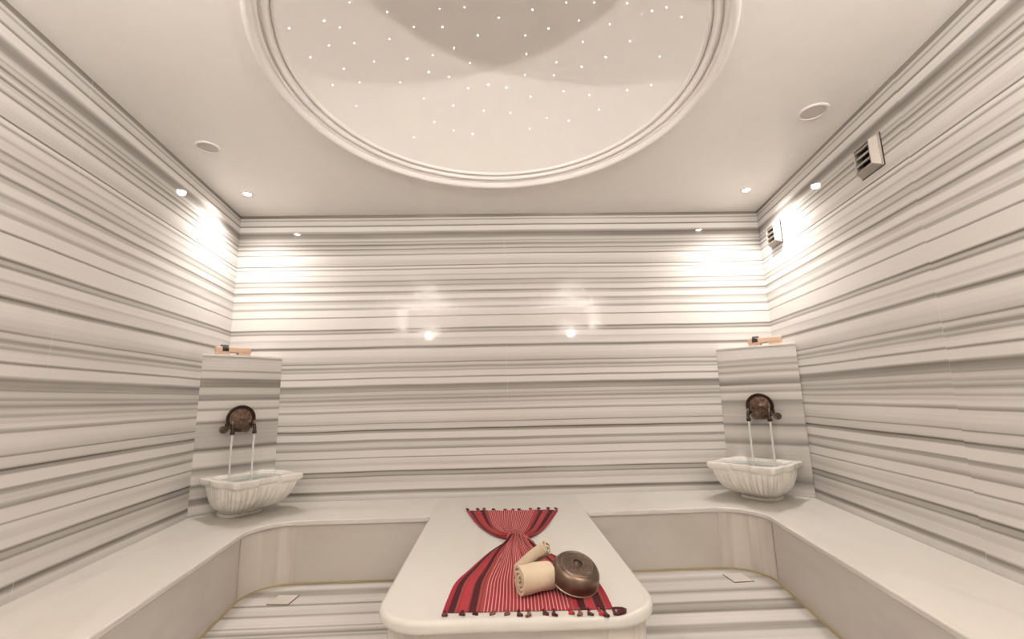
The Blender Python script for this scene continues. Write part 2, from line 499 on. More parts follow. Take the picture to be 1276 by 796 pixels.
def basin(frame, off, turn, foot, label, rimz):
    M0, rz, L = frame
    u, v = off
    ct, st_ = math.cos(turn), math.sin(turn)
    fx, fy = foot[0]-u, -(foot[1]-v)
    fo_off = Vector((fx*ct+fy*st_, -fx*st_+fy*ct))      # foot centre in the turned frame
    def clip(p):
        # the back is cut flat against the pillar
        q = Vector((p[0]*ct-p[1]*st_, p[0]*st_+p[1]*ct))
        q.y = min(q.y, v-.008)
        return Vector((q.x*ct+q.y*st_, -q.x*st_+q.y*ct))
    loc = M0+Vector((math.cos(rz)*u+math.sin(rz)*v, math.sin(rz)*u-math.cos(rz)*v, ZB+.001))
    t = thing('washbasin', label, 'basin', loc, rz+turn)
    H = rimz-ZB
    N = 352
    o1 = lumpy(B_OUT, N)
    smooth = [Vector(((abs(math.cos(2*PI*i/720)/.250)**3+abs(math.sin(2*PI*i/720)/.236)**3)**(-1/3)*math.cos(2*PI*i/720),
              (abs(math.cos(2*PI*i/720)/.250)**3+abs(math.sin(2*PI*i/720)/.236)**3)**(-1/3)*math.sin(2*PI*i/720))) for i in range(720)]
    o2 = lumpy(smooth, N)
    bm = bmesh.new(); rings = []
    def ring(fn, z): rings.append([bm.verts.new((*clip(fn(i)), z)) for i in range(N)])
    zr0 = H-.046
    # underside -> fluted wall -> rim -> inside
    rows = 26
    for k in range(rows+1):
        s = k/rows                                     # 0 at foot, 1 under rim
        sc = .47+.47*math.sin(s*PI/2)**.82
        z = .040+(zr0-.012-.040)*(1-math.cos(s*PI/2))**.92
        depth = .046*math.sin(PI*min(1, .12+s*.88))**.5 if s < 1 else .0
        w = .35+.65*s
        def fn(i, sc=sc, depth=depth, w=w):
            c = abs(math.sin(PI*44*i/N))
            m = o2[i].lerp(o1[i], w*.75)
            # each petal bulges between two creases
            g = 1-depth*(1-c**.6)*1.6
            return m*sc*g+fo_off*((.94-sc)/.47)
        ring(fn, z)
    for sc, z in ((.925, zr0-.008), (.955, zr0), (.985, zr0+.006), (1.0, zr0+.014), (1.0, H-.010), (.99, H-.002), (.975, H)):
        ring(lambda i, sc=sc: (o1[i]*sc)[:], z)
    for sc, z, w in ((.90, H, .35), (.885, H-.006, .2), (.87, H-.03, .1), (.80, H-.10, 0), (.62, H-.17, 0), (.3, H-.195, 0)):
        ring(lambda i, sc=sc, w=w: (o2[i].lerp(o1[i], w)*sc)[:], z)
    for A, B in zip(rings[:-1], rings[1:]):
        for i in range(N):
            bm.faces.new((A[i], A[(i+1) % N], B[(i+1) % N], B[i]))
    bm.faces.new(rings[0][::-1]); bm.faces.new(rings[-1])
    ob = obj('bowl', bm, M_basin, t, smooth=True)
    # foot
    bm = bmesh.new()
    fo = [(p*.57+fo_off)[:] for p in lumpy(smooth, 64)]
    prism(bm, fo, 0, .026, .006)
    fo = [(p*.53+fo_off)[:] for p in lumpy(smooth, 64)]
    prism(bm, fo, .0262, .0395, .003)
    obj('foot', bm, M_basin, t, smooth=True, flat=True)
    # still water inside
    bm = bmesh.new()
    wz = H-.024
    wo = [clip(o2[i].lerp(o1[i], .1)*.862)[:] for i in range(0, N, 4)]
    prism(bm, wo, wz-.004, wz)
    w = obj('water_pool', bm, M_water)
    w.matrix_world = Matrix.Translation(loc) @ Matrix.Rotation(rz+turn, 4, 'Z')
    return t, w, rimz-.024

def bronze():
    k = NT('aged bronze')
    P = k.obj()
    a = k.noise(P, 34.0, 4.0, .6)
    col = k.mix(k.ramp(a, [(.35, 0.0), (.7, 1.0)]), (.115, .072, .055), (.32, .21, .16))
    vo = k.n('ShaderNodeTexVoronoi'); vo.inputs['Scale'].default_value = 95.0
    k.put(vo.inputs['Vector'], P)
    k.bump(vo.outputs['Distance'], .6, .004)
    return k.set(col, .42, .6)
M_bronze = bronze()
M_dark = plain('dark oxidised bronze', (.062, .042, .032), .4, .8)
M_knob = plain('brown bronze knob', (.105, .070, .045), .4, .7)
M_brass = plain('worn brass', (.34, .24, .12), .35, .9)

def fountain(frame, label, mirror):
    M0, rz, L = frame
    zc = 1.140
    t = thing('wall_fountain', label, 'fountain', M0+Vector((math.sin(rz)*.0015, -math.cos(rz)*.0015, zc)), rz)
    face = Matrix.Rotation(PI/2, 4, 'X')            # lathe axis -> local -Y (towards the room)
    # backing dish and raised rim
    bm = bmesh.new()
    lathe(bm, [(r*.79, z) for r, z in [(0, 0), (.100, 0), (.122, .006), (.134, .022), (.138, .036), (.136, .046), (.129, .050), (.121, .046),
               (.114, .036), (.104, .030), (.0, .030)]], 72, face)
    obj('rim', bm, M_dark, t, smooth=True)
    bm = bmesh.new()
    pr = [(.1035, .0302), (.1035, .033), (.098, .034), (.094, .031), (.088, .0315)]
    for k in range(6):
        r = .086-k*.009
        pr += [(r, .034), (r-.004, .0365), (r-.0075, .034)]
    pr += [(.026, .036), (.022, .041), (.012, .044), (.009, .049), (0, .050)]
    lathe(bm, [(r*.79, z) for r, z in pr], 72, face)
    # rosettes hammered around the plate
    for k in range(18):
        a = 2*PI*k/18
        bmesh.ops.create_uvsphere(bm, u_segments=8, v_segments=6, radius=.0066,
            matrix=Matrix.Translation((.058*math.cos(a), -.034, .058*math.sin(a))) @ Matrix.Diagonal((1, .5, 1, 1)))
    for k in range(12):
        a = 2*PI*k/12
        bmesh.ops.create_uvsphere(bm, u_segments=8, v_segments=6, radius=.005,
            matrix=Matrix.Translation((.033*math.cos(a), -.035, .033*math.sin(a))) @ Matrix.Diagonal((1, .5, 1, 1)))
    obj('engraved_plate', bm, M_bronze, t, smooth=True)
    for sx in (-1, 1):
        x = .080*sx
        bm = bmesh.new()
        # stub out of the wall, swan neck and down to the mouth
        tube(bm, [(x, -.004, -.048), (x, -.05, -.048), (x, -.085, -.046), (x, -.108, -.052), (x, -.118, -.068), (x, -.120, -.095), (x, -.120, -.106)],
             [.015, .013, .012, .0125, .012, .011, .011], 14)
        lathe(bm, [(0, .022), (.010, .022), (.013, .016), (.013, -.010), (.017, -.014), (.017, -.034), (.013, -.037), (0, -.037)], 20,
              Matrix.Translation((x, -.120, -.086)))
        lathe(bm, [(0, 0), (.026, 0), (.024, .006), (.016, .010), (0, .010)], 24, Matrix.Translation((x, -.002, -.048)) @ face)
        tp = obj('tap', bm, M_dark, t, smooth=True)
        bm = bmesh.new()
        lathe(bm, [(0, 0), (.007, 0), (.010, .006), (.007, .012), (.009, .018), (.006, .026), (0, .029)], 16, Matrix.Translation((x, -.105, -.044)))
        obj('finial', bm, M_brass, tp, smooth=True)
        # round handle standing off sideways
        bm = bmesh.new()
        hx = x+mirror*.040
        tube(bm, [(x+mirror*.004, -.075, -.070), (hx, -.075, -.078)], .009, 12)
        lathe(bm, [(0, -.016), (.020, -.016), (.026, -.010), (.027, 0), (.026, .010), (.020, .014), (.012, .012), (.006, .016), (0, .017)], 28,
              Matrix.Translation((hx+mirror*.014, -.084, -.080)) @ face @ Matrix.Scale(1.12, 4))
        obj('handle', bm, M_knob, tp, smooth=True)
    return t

def stream(frame, x, z1, label):
    M0, rz, L = frame
    bm = bmesh.new()
    pts = []; rad = []
    z0 = 1.140-.124
    for k in range(25):
        s = k/24; z = z0+(z1-z0)*s
        pts.append((x+.0010*math.sin(s*17), -.120-.004*s, z)); rad.append(.0085-.0022*s+.0007*math.sin(s*31))
    tube(bm, pts, rad, 10)
    o = obj('water_stream', bm, M_stream, smooth=True)
    o.matrix_world = Matrix.Translation(M0) @ Matrix.Rotation(rz, 4, 'Z')
    return tag(o, label, 'water')

def pillar(A, B, corner, mat, label, frame):
    M0, rz, L = frame
    t = thing('corner_pillar', label, 'pillar', (M0.x, M0.y, ZB))
    inv = Matrix.Translation(-t.location)
    c = Vector(corner); g = .002
    bm = bmesh.new(); prism(bm, [A, B, corner], ZB+.0008, PT-.0185)
    bmesh.ops.transform(bm, matrix=inv, verts=bm.verts)
    obj('shaft', bm, mat, t)
    # thin top slab, a hair proud of the face
    a, b = Vector(A), Vector(B); d = (b-a).normalized(); nn = Vector((d.y, -d.x)) if d.x*1 else Vector((0, -1))
    if nn.y > 0: nn = -nn
    p = nn*.004
    bm = bmesh.new(); prism(bm, [(a+p)[:], (b+p)[:], corner], PT-.018, PT, .003)
    bmesh.ops.transform(bm, matrix=inv, verts=bm.verts)
    obj('ledge', bm, M_top, t, smooth=True, flat=True)
    return t

FRL = frame_of(PLA, PLB); FRR = frame_of(PRA, PRB)
pillar(PLA, PLB, (CL[0]+.006, CL[1]-.005), M_pl, 'striped marble corner pillar behind the left basin', FRL)
pillar(PRA, PRB, (CR[0]-.006, CR[1]-.005), M_pr, 'striped marble corner pillar behind the right basin', FRR)
for fr, side, off, turn, foot, mir in ((FRL, 'left', (.030, .300), .17, (.002, .165), -1), (FRR, 'right', (-.035, .305), -.22, (-.023, .195), 1)):
    b, w, wz = basin(fr, off, turn, foot, 'fluted white marble basin on the bench in the %s corner' % side, .711)
    tag(w, 'still water filling the %s marble basin' % side, 'water')
    fountain(fr, 'round bronze wall fountain with two taps above the %s basin' % side, mir)
    for s, nm in ((-1, 'left-hand'), (1, 'right-hand')):
        stream(fr, .080*s, wz-.002, 'thin stream of water from the %s tap into the %s basin' % (nm, side))

# ------------------------------------------------------------------ bath clogs on the pillar tops
def woodm():
    k = NT('pale carved wood'); P = k.obj()
    g = k.noise(k.scale(P, (6, 60, 60)), 1.0, 4.0, .6, 1.0)
    col = k.mix(g, (.76, .55, .42), (.56, .36, .25))
    k.bump(g, .15, .003)
    return k.set(col, .5)
M_wood = woodm()
M_strap = plain('black leather', (.018, .016, .015), .32)
def clog(frame, u, v, yaw, label):
    M0, rz, L = frame
    loc = M0+Vector((math.cos(rz)*u+math.sin(rz)*v, math.sin(rz)*u-math.cos(rz)*v, PT+.0005))
    t = thing('bath_clog', label, 'clog', loc, rz+yaw)
    Ln, Wd = .27, .088
    # sole: outline in plan, rounded toe and heel, waist in between
    N = 56; out = []
    for i in range(N):
        a = 2*PI*i/N
        x = math.copysign(abs(math.cos(a))**.62, math.cos(a))*Ln/2
        y = math.copysign(abs(math.sin(a))**.75, math.sin(a))*Wd/2
        y *= 1-.14*math.exp(-((x-.02)/.045)**2)
        out.append((x, y))
    bm = bmesh.new(); prism(bm, out, .020, .068, .008)
    for sx in (-1, 1):          # two feet under the sole, arched between
        fo = []
        for p in out:
            if (p[0]*sx) > .022: fo.append((p[0]*.97, p[1]*.93))
        fo = sorted(fo, key=lambda p: math.atan2(p[1], p[0]-sx*.08))
        prism(bm, fo, 0, .028, .004)
    obj('sole', bm, M_wood, t, smooth=True, flat=True)
    # strap bowed across the instep
    bm = bmesh.new(); K = 16; rows = []
    for k in range(K+1):
        a = PI*k/K
        y = -math.cos(a)*(Wd/2+.004); z = .034+math.sin(a)**.8*.052
        rows.append([bm.verts.new((x, y*f, z*g+h)) for x, f, g, h in
                     ((-.092, 1, 1, 0), (-.046, 1, 1, 0), (-.046, .93, 1, -.005), (-.092, .93, 1, -.005))])
    for A, B in zip(rows[:-1], rows[1:]):
        for j in range(4):
            bm.faces.new((A[j], A[(j+1) % 4], B[(j+1) % 4], B[j]))
    bm.faces.new(rows[0]); bm.faces.new(rows[-1][::-1])
    obj('strap', bm, M_strap, t, smooth=True)
    return t
clog(FRL, -.073, -.052, .0, 'wooden bath clog with black strap on top of the left corner pillar')
clog(FRR, .082, -.052, .0, 'wooden bath clog with black strap on top of the right corner pillar')

# ------------------------------------------------------------------ the red cloth on the platform
def clothm():
    k = NT('red striped cotton')
    uv = k.n('ShaderNodeUVMap'); uv.uv_map = 'UVMap'
    su, sv, _ = k.sep(uv.outputs[0])
    red = (.32, .026, .042); mar = (.050, .009, .013); bri = (.40, .036, .048); bro = (.26, .085, .06)
    a = k.ramp(su, [(0, red), (.030, mar), (.068, bro), (.080, red), (.090, bri), (.130, bro), (.138, red), (.150, mar), (.192, bro), (.206, red), (.222, bro), (.232, red)], 'CONSTANT')
    b = k.ramp(su, [(0, red), (.760, bro), (.772, red), (.798, mar), (.842, bro), (.856, bri), (.892, bro), (.902, mar), (.952, bro), (.962, red)], 'CONSTANT')
    fr = k.math('FRACT', k.math('MULTIPLY', su, 46.0))
    w = k.math('LESS_THAN', fr, .27)
    mid = k.mix(w, (.32, .026, .04), (.62, .36, .33))
    col = k.mix(k.math('GREATER_THAN', su, .232), a, k.mix(k.math('GREATER_THAN', su, .757), mid, b))
    wv = k.noise(k.scale(uv.outputs[0], (400, 900, 1)), 1.0, 2.0)
    col = k.mix(k.math('MULTIPLY', wv, .25), col, (.16, .02, .025))
    k.bump(wv, .35, .002)
    return k.set(col, .85, spec=.2)
M_cloth = clothm()
Lp = [(-.248, 3.560), (-.146, 3.171), (-.040, 2.916), (.052, 2.800), (-.060, 2.614), (-.150, 2.401), (-.208, 2.241), (-.226, 2.081), (-.234, 1.950)]
Rp = [(.438, 3.500), (.290, 3.040), (.205, 2.880), (.150, 2.800), (.262, 2.588), (.372, 2.401), (.432, 2.243), (.450, 2.109), (.446, 1.925)]
def spl(P, t):
    m = len(P)-1; x = t*m; i = min(int(x), m-1); f = x-i
    g = lambda k: Vector(P[max(0, min(m, k))])
    a, b, c, d = g(i-1), g(i), g(i+1), g(i+2)
    return .5*((2*b)+(c-a)*f+(2*a-5*b+4*c-d)*f*f+(3*b-a-3*c+d)*f**3)
TP = 3/8
def folds(s, t):
    """height of the gathered cloth above the marble"""
    d = abs(t-TP)
    near = math.exp(-(d/.115)**2); mid = math.exp(-(d/.27)**2)
    x = s*2-1
    h = .0035
    h += near*(.026*(1-x*x)**.5 + .024*abs(math.sin(s*PI*8.5+.6))*(.3+.7*(1-x*x)))
    h += (mid-near*.6)*.034*abs(math.sin(s*PI*7.0+1.2*math.sin(t*6)+.9))**.8*(.2+.8*(1-x*x))
    h += .0022*(.5+.5*math.sin(s*2*PI*11+t*7))*mid
    return h
def cloth_pt(s, t):
    a, b = spl(Lp, t), spl(Rp, t)
    w = (b-a).length
    p = a.lerp(b, s)
    # the edges of the weave bow where it is gathered
    if t < .1: p.y += .010*math.sin(s*PI*3)*(1-t/.1)
    return p, folds(s, t)
ZS = ZB+.0008
t = thing('striped_cloth', 'red striped tasselled bath cloth gathered into a bow shape on the platform', 'cloth', (.1, 2.7, ZS))
inv = Matrix.Translation(-t.location)
NS, NTT = 150, 170
bm = bmesh.new(); uvl = bm.loops.layers.uv.new('UVMap')
grid = []
for j in range(NTT+1):
    tt = j/NTT; row = []
    for i in range(NS+1):
        s = i/NS
        p, h = cloth_pt(s, tt)
        row.append(bm.verts.new((p.x, p.y, ZS+h)))
    grid.append(row)
for j in range(NTT):
    for i in range(NS):
        f = bm.faces.new((grid[j][i], grid[j+1][i], grid[j+1][i+1], grid[j][i+1]))
        for lp, (ii, jj) in zip(f.loops, ((i, j), (i, j+1), (i+1, j+1), (i+1, j))):
            lp[uvl].uv = (ii/NS, jj/NTT)
bmesh.ops.transform(bm, matrix=inv, verts=bm.verts)
fab = obj('fabric', bm, M_cloth, t, smooth=True)
for q in fab.data.polygons: q.use_smooth = True
sol = fab.modifiers.new('thickness', 'SOLIDIFY'); sol.thickness = .0022; sol.offset = -1

# knot: a twisted end of the cloth wrapped over the waist
def band(bm, pts, wid, thick, uvl, u0, u1, twist=0):
    rows = []
    for k, p in enumerate(pts):
        p = Vector(p); s = k/(len(pts)-1)
        d = (Vector(pts[min(k+1, len(pts)-1)])-Vector(pts[max(k-1, 0)])).normalized()
        side = d.cross(Vector((0, 0, 1))); side.normalize(); up = side.cross(d)
        row = []
        n = 14
        for i in range(n):
            a = 2*PI*i/n+twist*s
            wob = 1+.13*math.sin(a*4+s*3)
            row.append(bm.verts.new(p+side*math.cos(a)*wid[k]*wob+up*math.sin(a)*thick[k]*wob))
        rows.append(row)
    for k in range(len(rows)-1):
        for i in range(14):
            f = bm.faces.new((rows[k][i], rows[k][(i+1) % 14], rows[k+1][(i+1) % 14], rows[k+1][i]))
            for lp, (ii, kk) in zip(f.loops, ((i, k), (i+1, k), (i+1, k+1), (i, k+1))):
                lp[uvl].uv = (u0+(u1-u0)*ii/14, kk/len(rows))
    bm.faces.new(rows[0][::-1]); bm.faces.new(rows[-1])
bm = bmesh.new(); uvl = bm.loops.layers.uv.new('UVMap')
zz = ZS+.026
band(bm, [(.045, 2.83, ZS+.012), (.062, 2.835, zz+.012), (.085, 2.825, zz+.022), (.110, 2.80, zz+.020), (.140, 2.755, zz+.006), (.172, 2.705, ZS+.022), (.198, 2.665, ZS+.012)],
     [.010, .024, .030, .030, .028, .024, .012], [.008, .014, .016, .016, .015, .012, .006], uvl, .25, .62, 1.4)
bmesh.ops.transform(bm, matrix=inv, verts=bm.verts)
obj('knot', bm, M_cloth, t, smooth=True)

M_tas = [plain('maroon yarn', (.075, .012, .016), .9), plain('red yarn', (.34, .03, .04), .9), plain('brown yarn', (.20, .07, .055), .9)]
front = [(-.225, 1.93, 0), (-.154, 1.931, 0), (-.105, 1.934, 0), (-.031, 1.928, 2), (.023, 1.921, 2), (.069, 1.906, 0), (.109, 1.90, 2), (.17, 1.909, 0),
         (.208, 1.897, 0), (.271, 1.906, 1), (.309, 1.892, 2), (.346, 1.891, 0), (.387, 1.89, 1), (.405, 1.878, 0), (.447, 1.885, 0)]
def tassel(x0, y0, x1, y1, mi, big=1.0, curl=1.0):
    bm = bmesh.new(); pts = []; rad = []
    ph = random.uniform(0, 6)
    L = math.hypot(x1-x0, y1-y0)
    for k in range(22):
        s = k/21
        x = x0+(x1-x0)*s+.004*math.sin(s*9+ph)*s
        y = y0+(y1-y0)*s
        if s > .55:        # end curls round on itself
            a = (s-.55)/.45*PI*1.25*curl
            r = .010*big
            x = x0+(x1-x0)*.55+r*math.sin(a)*(1 if mi != 2 else -1)+.004*math.sin(.55*9+ph)*.55
            y = y0+(y1-y0)*.55-r*(1-math.cos(a))*.0+(y1-y0)*.45*math.sin(min(a, PI/2)) + r*(1-math.cos(max(0, a-PI/2)))*.6
        pts.append((x, y, ZS+.0045+.0015*math.sin(s*8+ph)))
        rad.append((.0042+.0009*math.sin(s*60))*big*(1 if s < .9 else 1.35))
    tube(bm, pts, rad, 8)
    bmesh.ops.transform(bm, matrix=inv, verts=bm.verts)
    return obj('tassel', bm, M_tas[mi], t, smooth=True)
ef = lambda x: Vector(Lp[-1]).lerp(Vector(Rp[-1]), max(.005, min(.995, (x-Lp[-1][0])/(Rp[-1][0]-Lp[-1][0]))))
for x, y, mi in front:
    e = ef(x)
    tassel(e.x, e.y+.004, x, y-.012, mi, 1.1)
e = ef(.44); bm = bmesh.new()       # long curled tassel off the right corner
pts = [(.440, 1.926, ZS+.005), (.458, 1.924, ZS+.006), (.478, 1.918, ZS+.006), (.488, 1.905, ZS+.006), (.482, 1.892, ZS+.006), (.466, 1.886, ZS+.006), (.452, 1.889, ZS+.006)]
tube(bm, pts, [.004, .005, .006, .007, .008, .008, .008], 8)
bmesh.ops.transform(bm, matrix=inv, verts=bm.verts); obj('tassel', bm, M_tas[0], t, smooth=True)
for k in range(11):
    s = .02+.96*k/10
    p, h = cloth_pt(s, 0.0)
    tassel(p.x, p.y-.004, p.x+random.uniform(-.03, .03), p.y+random.uniform(.03, .055), (0, 0, 2, 0, 1, 1, 0, 1, 0, 0, 0)[k], 1.15)

# ------------------------------------------------------------------ rolled towels
def towelm():
    k = NT('cream terry cotton'); P = k.obj()
    a = k.noise(P, 420.0, 2.0); b = k.noise(P, 14.0, 3.0)
    col = k.mix(b, (.70, .59, .44), (.58, .47, .34))
    k.bump(k.math('ADD', a, k.math('MULTIPLY', b, .6)), .5, .004)
    return k.set(col, .95, spec=.15)
M_towel = towelm()
def spiral_roll(name, label, base, heading, pitch, length, R0, R1, turns, squash=1.0, thick=.008):
    """a towel rolled up: a spiral ribbon swept along its length (local +X)"""
    t = thing(name, label, 'towel', base, rot=(0, -pitch, heading))
    NA = int(turns*34); NL = 22
    bm = bmesh.new(); rows = []
    for i in range(NA+1):
        s = i/NA; a = s*turns*2*PI+PI*1.1
        row = []
        for k in range(NL+1):
            l = k/NL
            R = R0+(R1-R0)*l
            r = R*(.12+.88*s)
            r += .0022*math.sin(a*3+l*7)*s
            # ends of the inner turns stand slightly proud / sunk
            xx = l*length
            if k == 0: xx -= .004*math.sin(s*turns*5); r *= .985
            if k == NL: xx += .006*math.sin(s*turns*4+1); r *= .985
            y = r*math.cos(a); z = r*math.sin(a)*squash
            row.append((xx, y, z+R*squash))
        rows.append(row)
    # ribbon with thickness: outer and inner surface
    def surf(off):
        g = []
        for i, row in enumerate(rows):
            s = i/NA; a = s*turns*2*PI+PI*1.1
            g.append([bm.verts.new((p[0], p[1]-off*math.cos(a), p[2]-off*math.sin(a))) for p in row])
        return g
    A = surf(0); B = surf(thick)
    for i in range(NA):
        for k in range(NL):
            bm.faces.new((A[i][k], A[i+1][k], A[i+1][k+1], A[i][k+1]))
            bm.faces.new((B[i][k], B[i][k+1], B[i+1][k+1], B[i+1][k]))
        bm.faces.new((A[i][0], B[i][0], B[i+1][0], A[i+1][0]))
        bm.faces.new((A[i][NL], A[i+1][NL], B[i+1][NL], B[i][NL]))
    for k in range(NL):
        bm.faces.new((A[0][k], A[0][k+1], B[0][k+1], B[0][k]))
        bm.faces.new((A[NA][k], B[NA][k], B[NA][k+1], A[NA][k+1]))
    obj('towel_roll', bm, M_towel, t, smooth=True)
    return t
spiral_roll('rolled_towel', 'thick cream towel roll lying in front on the red cloth, spiral end to the left', (.080, 2.060, ZB+.0075), .40, 0, .150, .067, .064, 3.4, 1.0, .0100)
spiral_roll('rolled_towel', 'thin cream towel roll leaning on the thick roll from behind, spiral end up', (.105, 2.262, ZB+.018), -.50, .60, .185, .031, .040, 3.0, 1.0, .0068)

# ------------------------------------------------------------------ copper bowl lying upside down
def coppm():
    k = NT('engraved tinned copper'); P = k.obj(); x, y, z = k.sep(P)
    r = k.math('SQRT', k.math('ADD', k.math('MULTIPLY', x, x), k.math('MULTIPLY', y, y)))
    a = k.math('ARCTAN2', y, x)
    vo = k.n('ShaderNodeTexVoronoi'); vo.inputs['Scale'].default_value = 120.0; k.put(vo.inputs['Vector'], P)
    band = k.math('MULTIPLY', k.math('LESS_THAN', r, .073), k.math('GREATER_THAN', r, .022))
    pet = k.math('SINE', k.math('ADD', k.math('MULTIPLY', a, 24.0), k.math('MULTIPLY', k.math('SINE', k.math('MULTIPLY', r, 330.0)), 2.0)))
    eng = k.math('MULTIPLY', k.math('ADD', vo.outputs['Distance'], k.math('MULTIPLY', pet, .35)), band)
    nz = k.noise(P, 30.0, 4.0)
    col = k.mix(nz, (.105, .070, .050), (.22, .155, .112))
    col = k.mix(k.math('MULTIPLY', band, k.ramp(eng, [(.2, 1.0), (.6, 0.0)])), col, (.07, .042, .03))
    k.bump(k.math('ADD', eng, k.math('MULTIPLY', nz, .2)), .5, .003)
    return k.set(col, .36, .8)
M_copper = coppm()
axis = Vector((.19, -.36, .91)).normalized()
t = thing('copper_bowl', 'engraved copper bath bowl, upside down, leaning on the thick towel roll', 'bowl', (.332, 2.100, ZB+.090))
q = Vector((0, 0, 1)).rotation_difference(axis)
t.rotation_mode = 'QUATERNION'; t.rotation_quaternion = q; t.scale = (.87, .87, .87)
bm = bmesh.new()
lathe(bm, [(.118, -.048), (.121, -.046), (.120, -.040), (.121, -.020), (.118, .002), (.108, .020), (.098, .030), (.092, .033), (.089, .030), (.086, .034), (.082, .036),
           (.078, .034), (.074, .0355), (.05, .038), (.030, .039), (.027, .042), (.023, .042), (.020, .038),
           (.020, .034), (.072, .030), (.100, .014), (.113, -.008), (.116, -.040)], 96, None, close=True)
obj('body', bm, M_copper, t, smooth=True)
bm = bmesh.new()
lathe(bm, [(0, .031), (.0195, .031), (.0195, .033), (.014, .038), (.006, .036), (0, .0355)], 48)
obj('boss', bm, plain('worn dark copper', (.11, .075, .055), .4, .85), t, smooth=True)
bm = bmesh.new()
lathe(bm, [(.1155, -.052), (.122, -.052), (.124, -.048), (.122, -.0455), (.1155, -.0485)], 96, None, close=True)
obj('lip', bm, plain('bright tinned rim', (.52, .44, .34), .35, .9), t, smooth=True)

# ------------------------------------------------------------------ ceiling fittings
M_white = plain('white enamel', (.78, .74, .69), .35)
M_grille = None
def grillem():
    k = NT('perforated grille'); P = k.obj(); x, y, z = k.sep(P)
    fx = k.math('FRACT', k.math('MULTIPLY', x, 130.0)); fy = k.math('FRACT', k.math('MULTIPLY', y, 130.0))
    d = k.math('ADD', k.math('POWER', k.math('SUBTRACT', fx, .5), 2.0), k.math('POWER', k.math('SUBTRACT', fy, .5), 2.0))
    return k.set(k.mix(k.math('LESS_THAN', d, .10), (.64, .59, .54), (.30, .27, .25)), .5)
M_grille = grillem()
DOWN = Matrix.Rotation(PI, 4, 'X')
M_rim = plain('speaker rim paint', (.76, .72, .68), .5)
def speaker(x, y, s, label):
    t = thing('ceiling_speaker', label, 'speaker', (x, y, ZC))
    bm = bmesh.new(); lathe(bm, [(r*s, z) for r, z in [(.086, .0), (.106, .0), (.106, .005), (.101, .009), (.090, .010), (.086, .007)]], 56, DOWN, close=True)
    obj('rim', bm, M_rim, t, smooth=True)
    bm = bmesh.new(); lathe(bm, [(r*s, z) for r, z in [(0, .001), (.0855, .001), (.0855, .005), (.05, .0075), (0, .0085)]], 56, DOWN)
    obj('grille', bm, M_grille, t, smooth=True)
speaker(-1.975, 2.886, .72, 'round flush speaker in the ceiling near the left wall')
speaker(2.044, 2.501, .84, 'round flush speaker in the ceiling near the right wall')

M_lamp = glow('lamp glow', (1.0, .90, .76), LAMP_GLOW)
def downlight(x, y, label, power, size=2.5, group=None):
    t = thing('downlight', label, 'ceiling lamp', (x, y, ZC), group=group)
    bm = bmesh.new(); lathe(bm, [(.030, .0), (.046, .0), (.046, .004), (.042, .008), (.034, .008), (.030, .004)], 40, DOWN, close=True)
    obj('ring', bm, M_white, t, smooth=True)
    bm = bmesh.new(); lathe(bm, [(0, .0005), (.0295, .0005), (.0295, .004), (.018, .006), (0, .007)], 32, DOWN)
    obj('lamp_lens', bm, M_lamp, t, smooth=True)
    ld = bpy.data.lights.new('downlight_beam', 'SPOT'); ld.energy = power; ld.spot_size = size; ld.spot_blend = .9
    ld.shadow_soft_size = .03; ld.color = WARM
    lo = bpy.data.objects.new('downlight_beam', ld); link(lo, t); lo.location = (0, 0, -.012)
    return t
downlight(-2.096, 3.600, 'small lit ceiling downlight in the left back corner', P_FRONT)
downlight(2.217, 3.582, 'small lit ceiling downlight in the right back corner', P_FRONT*1.35)
downlight(-1.36, .80, 'small lit ceiling downlight above the left bench, nearest the front', P_REAR)
downlight(1.43, .945, 'small lit ceiling downlight above the right bench, nearest the front', P_REAR)

# star lights set into the dome
stars = [(290,6),(384,30),(227,52),(266,68),(140,70),(239,113),(302,107),(389,97),(193,142),(351,153),(276,171),(248,211),(315,205),(416,205),(433,146),(497,137),(487,179),(450,67),(521,67),(514,22),(576,18),(661,44),(609,88),(550,119),(589,157),(537,191),(475,245),(548,262),(585,219),(635,210),(680,218),(624,275),(690,280),(549,324),(596,333),(450,341),(501,303),(307,263),(726,186),(740,240),(780,293),(738,320),(835,300),(727,88),(730,134),(804,155),(798,187),(822,227),(886,236),(910,272),(980,224),(1040,211),(1061,140),(867,166),(927,142),(870,104),(987,102),(937,60),(860,51),(785,71),(745,24),(829,6),(898,6),(1042,27),(1078,18),(1115,42),(980,8)]
blue = {(745,24),(521,67),(785,71),(433,146),(487,179),(927,142),(867,166),(635,210),(596,333),(227,52),(140,70),(680,218),(609,88),(835,300),(1042,27)}
cr, cu, cf = Vector((.9991, -.0319, -.0225)), Vector((.0166, -.1736, .9847)), Vector((.0353, .9843, .1728))
cr = cf.cross(cu).normalized() if False else (cr-cf.normalized()*cr.dot(cf.normalized())).normalized()
cf.normalize(); cu = cr.cross(cf)
FPX = 553.417
M_star = glow('white star glow', (1, .95, .9), STAR); M_starb = glow('pale blue star glow', (.55, .80, 1.0), STAR)
M_fer = plain('clear fibre end', (.7, .7, .7), .3)
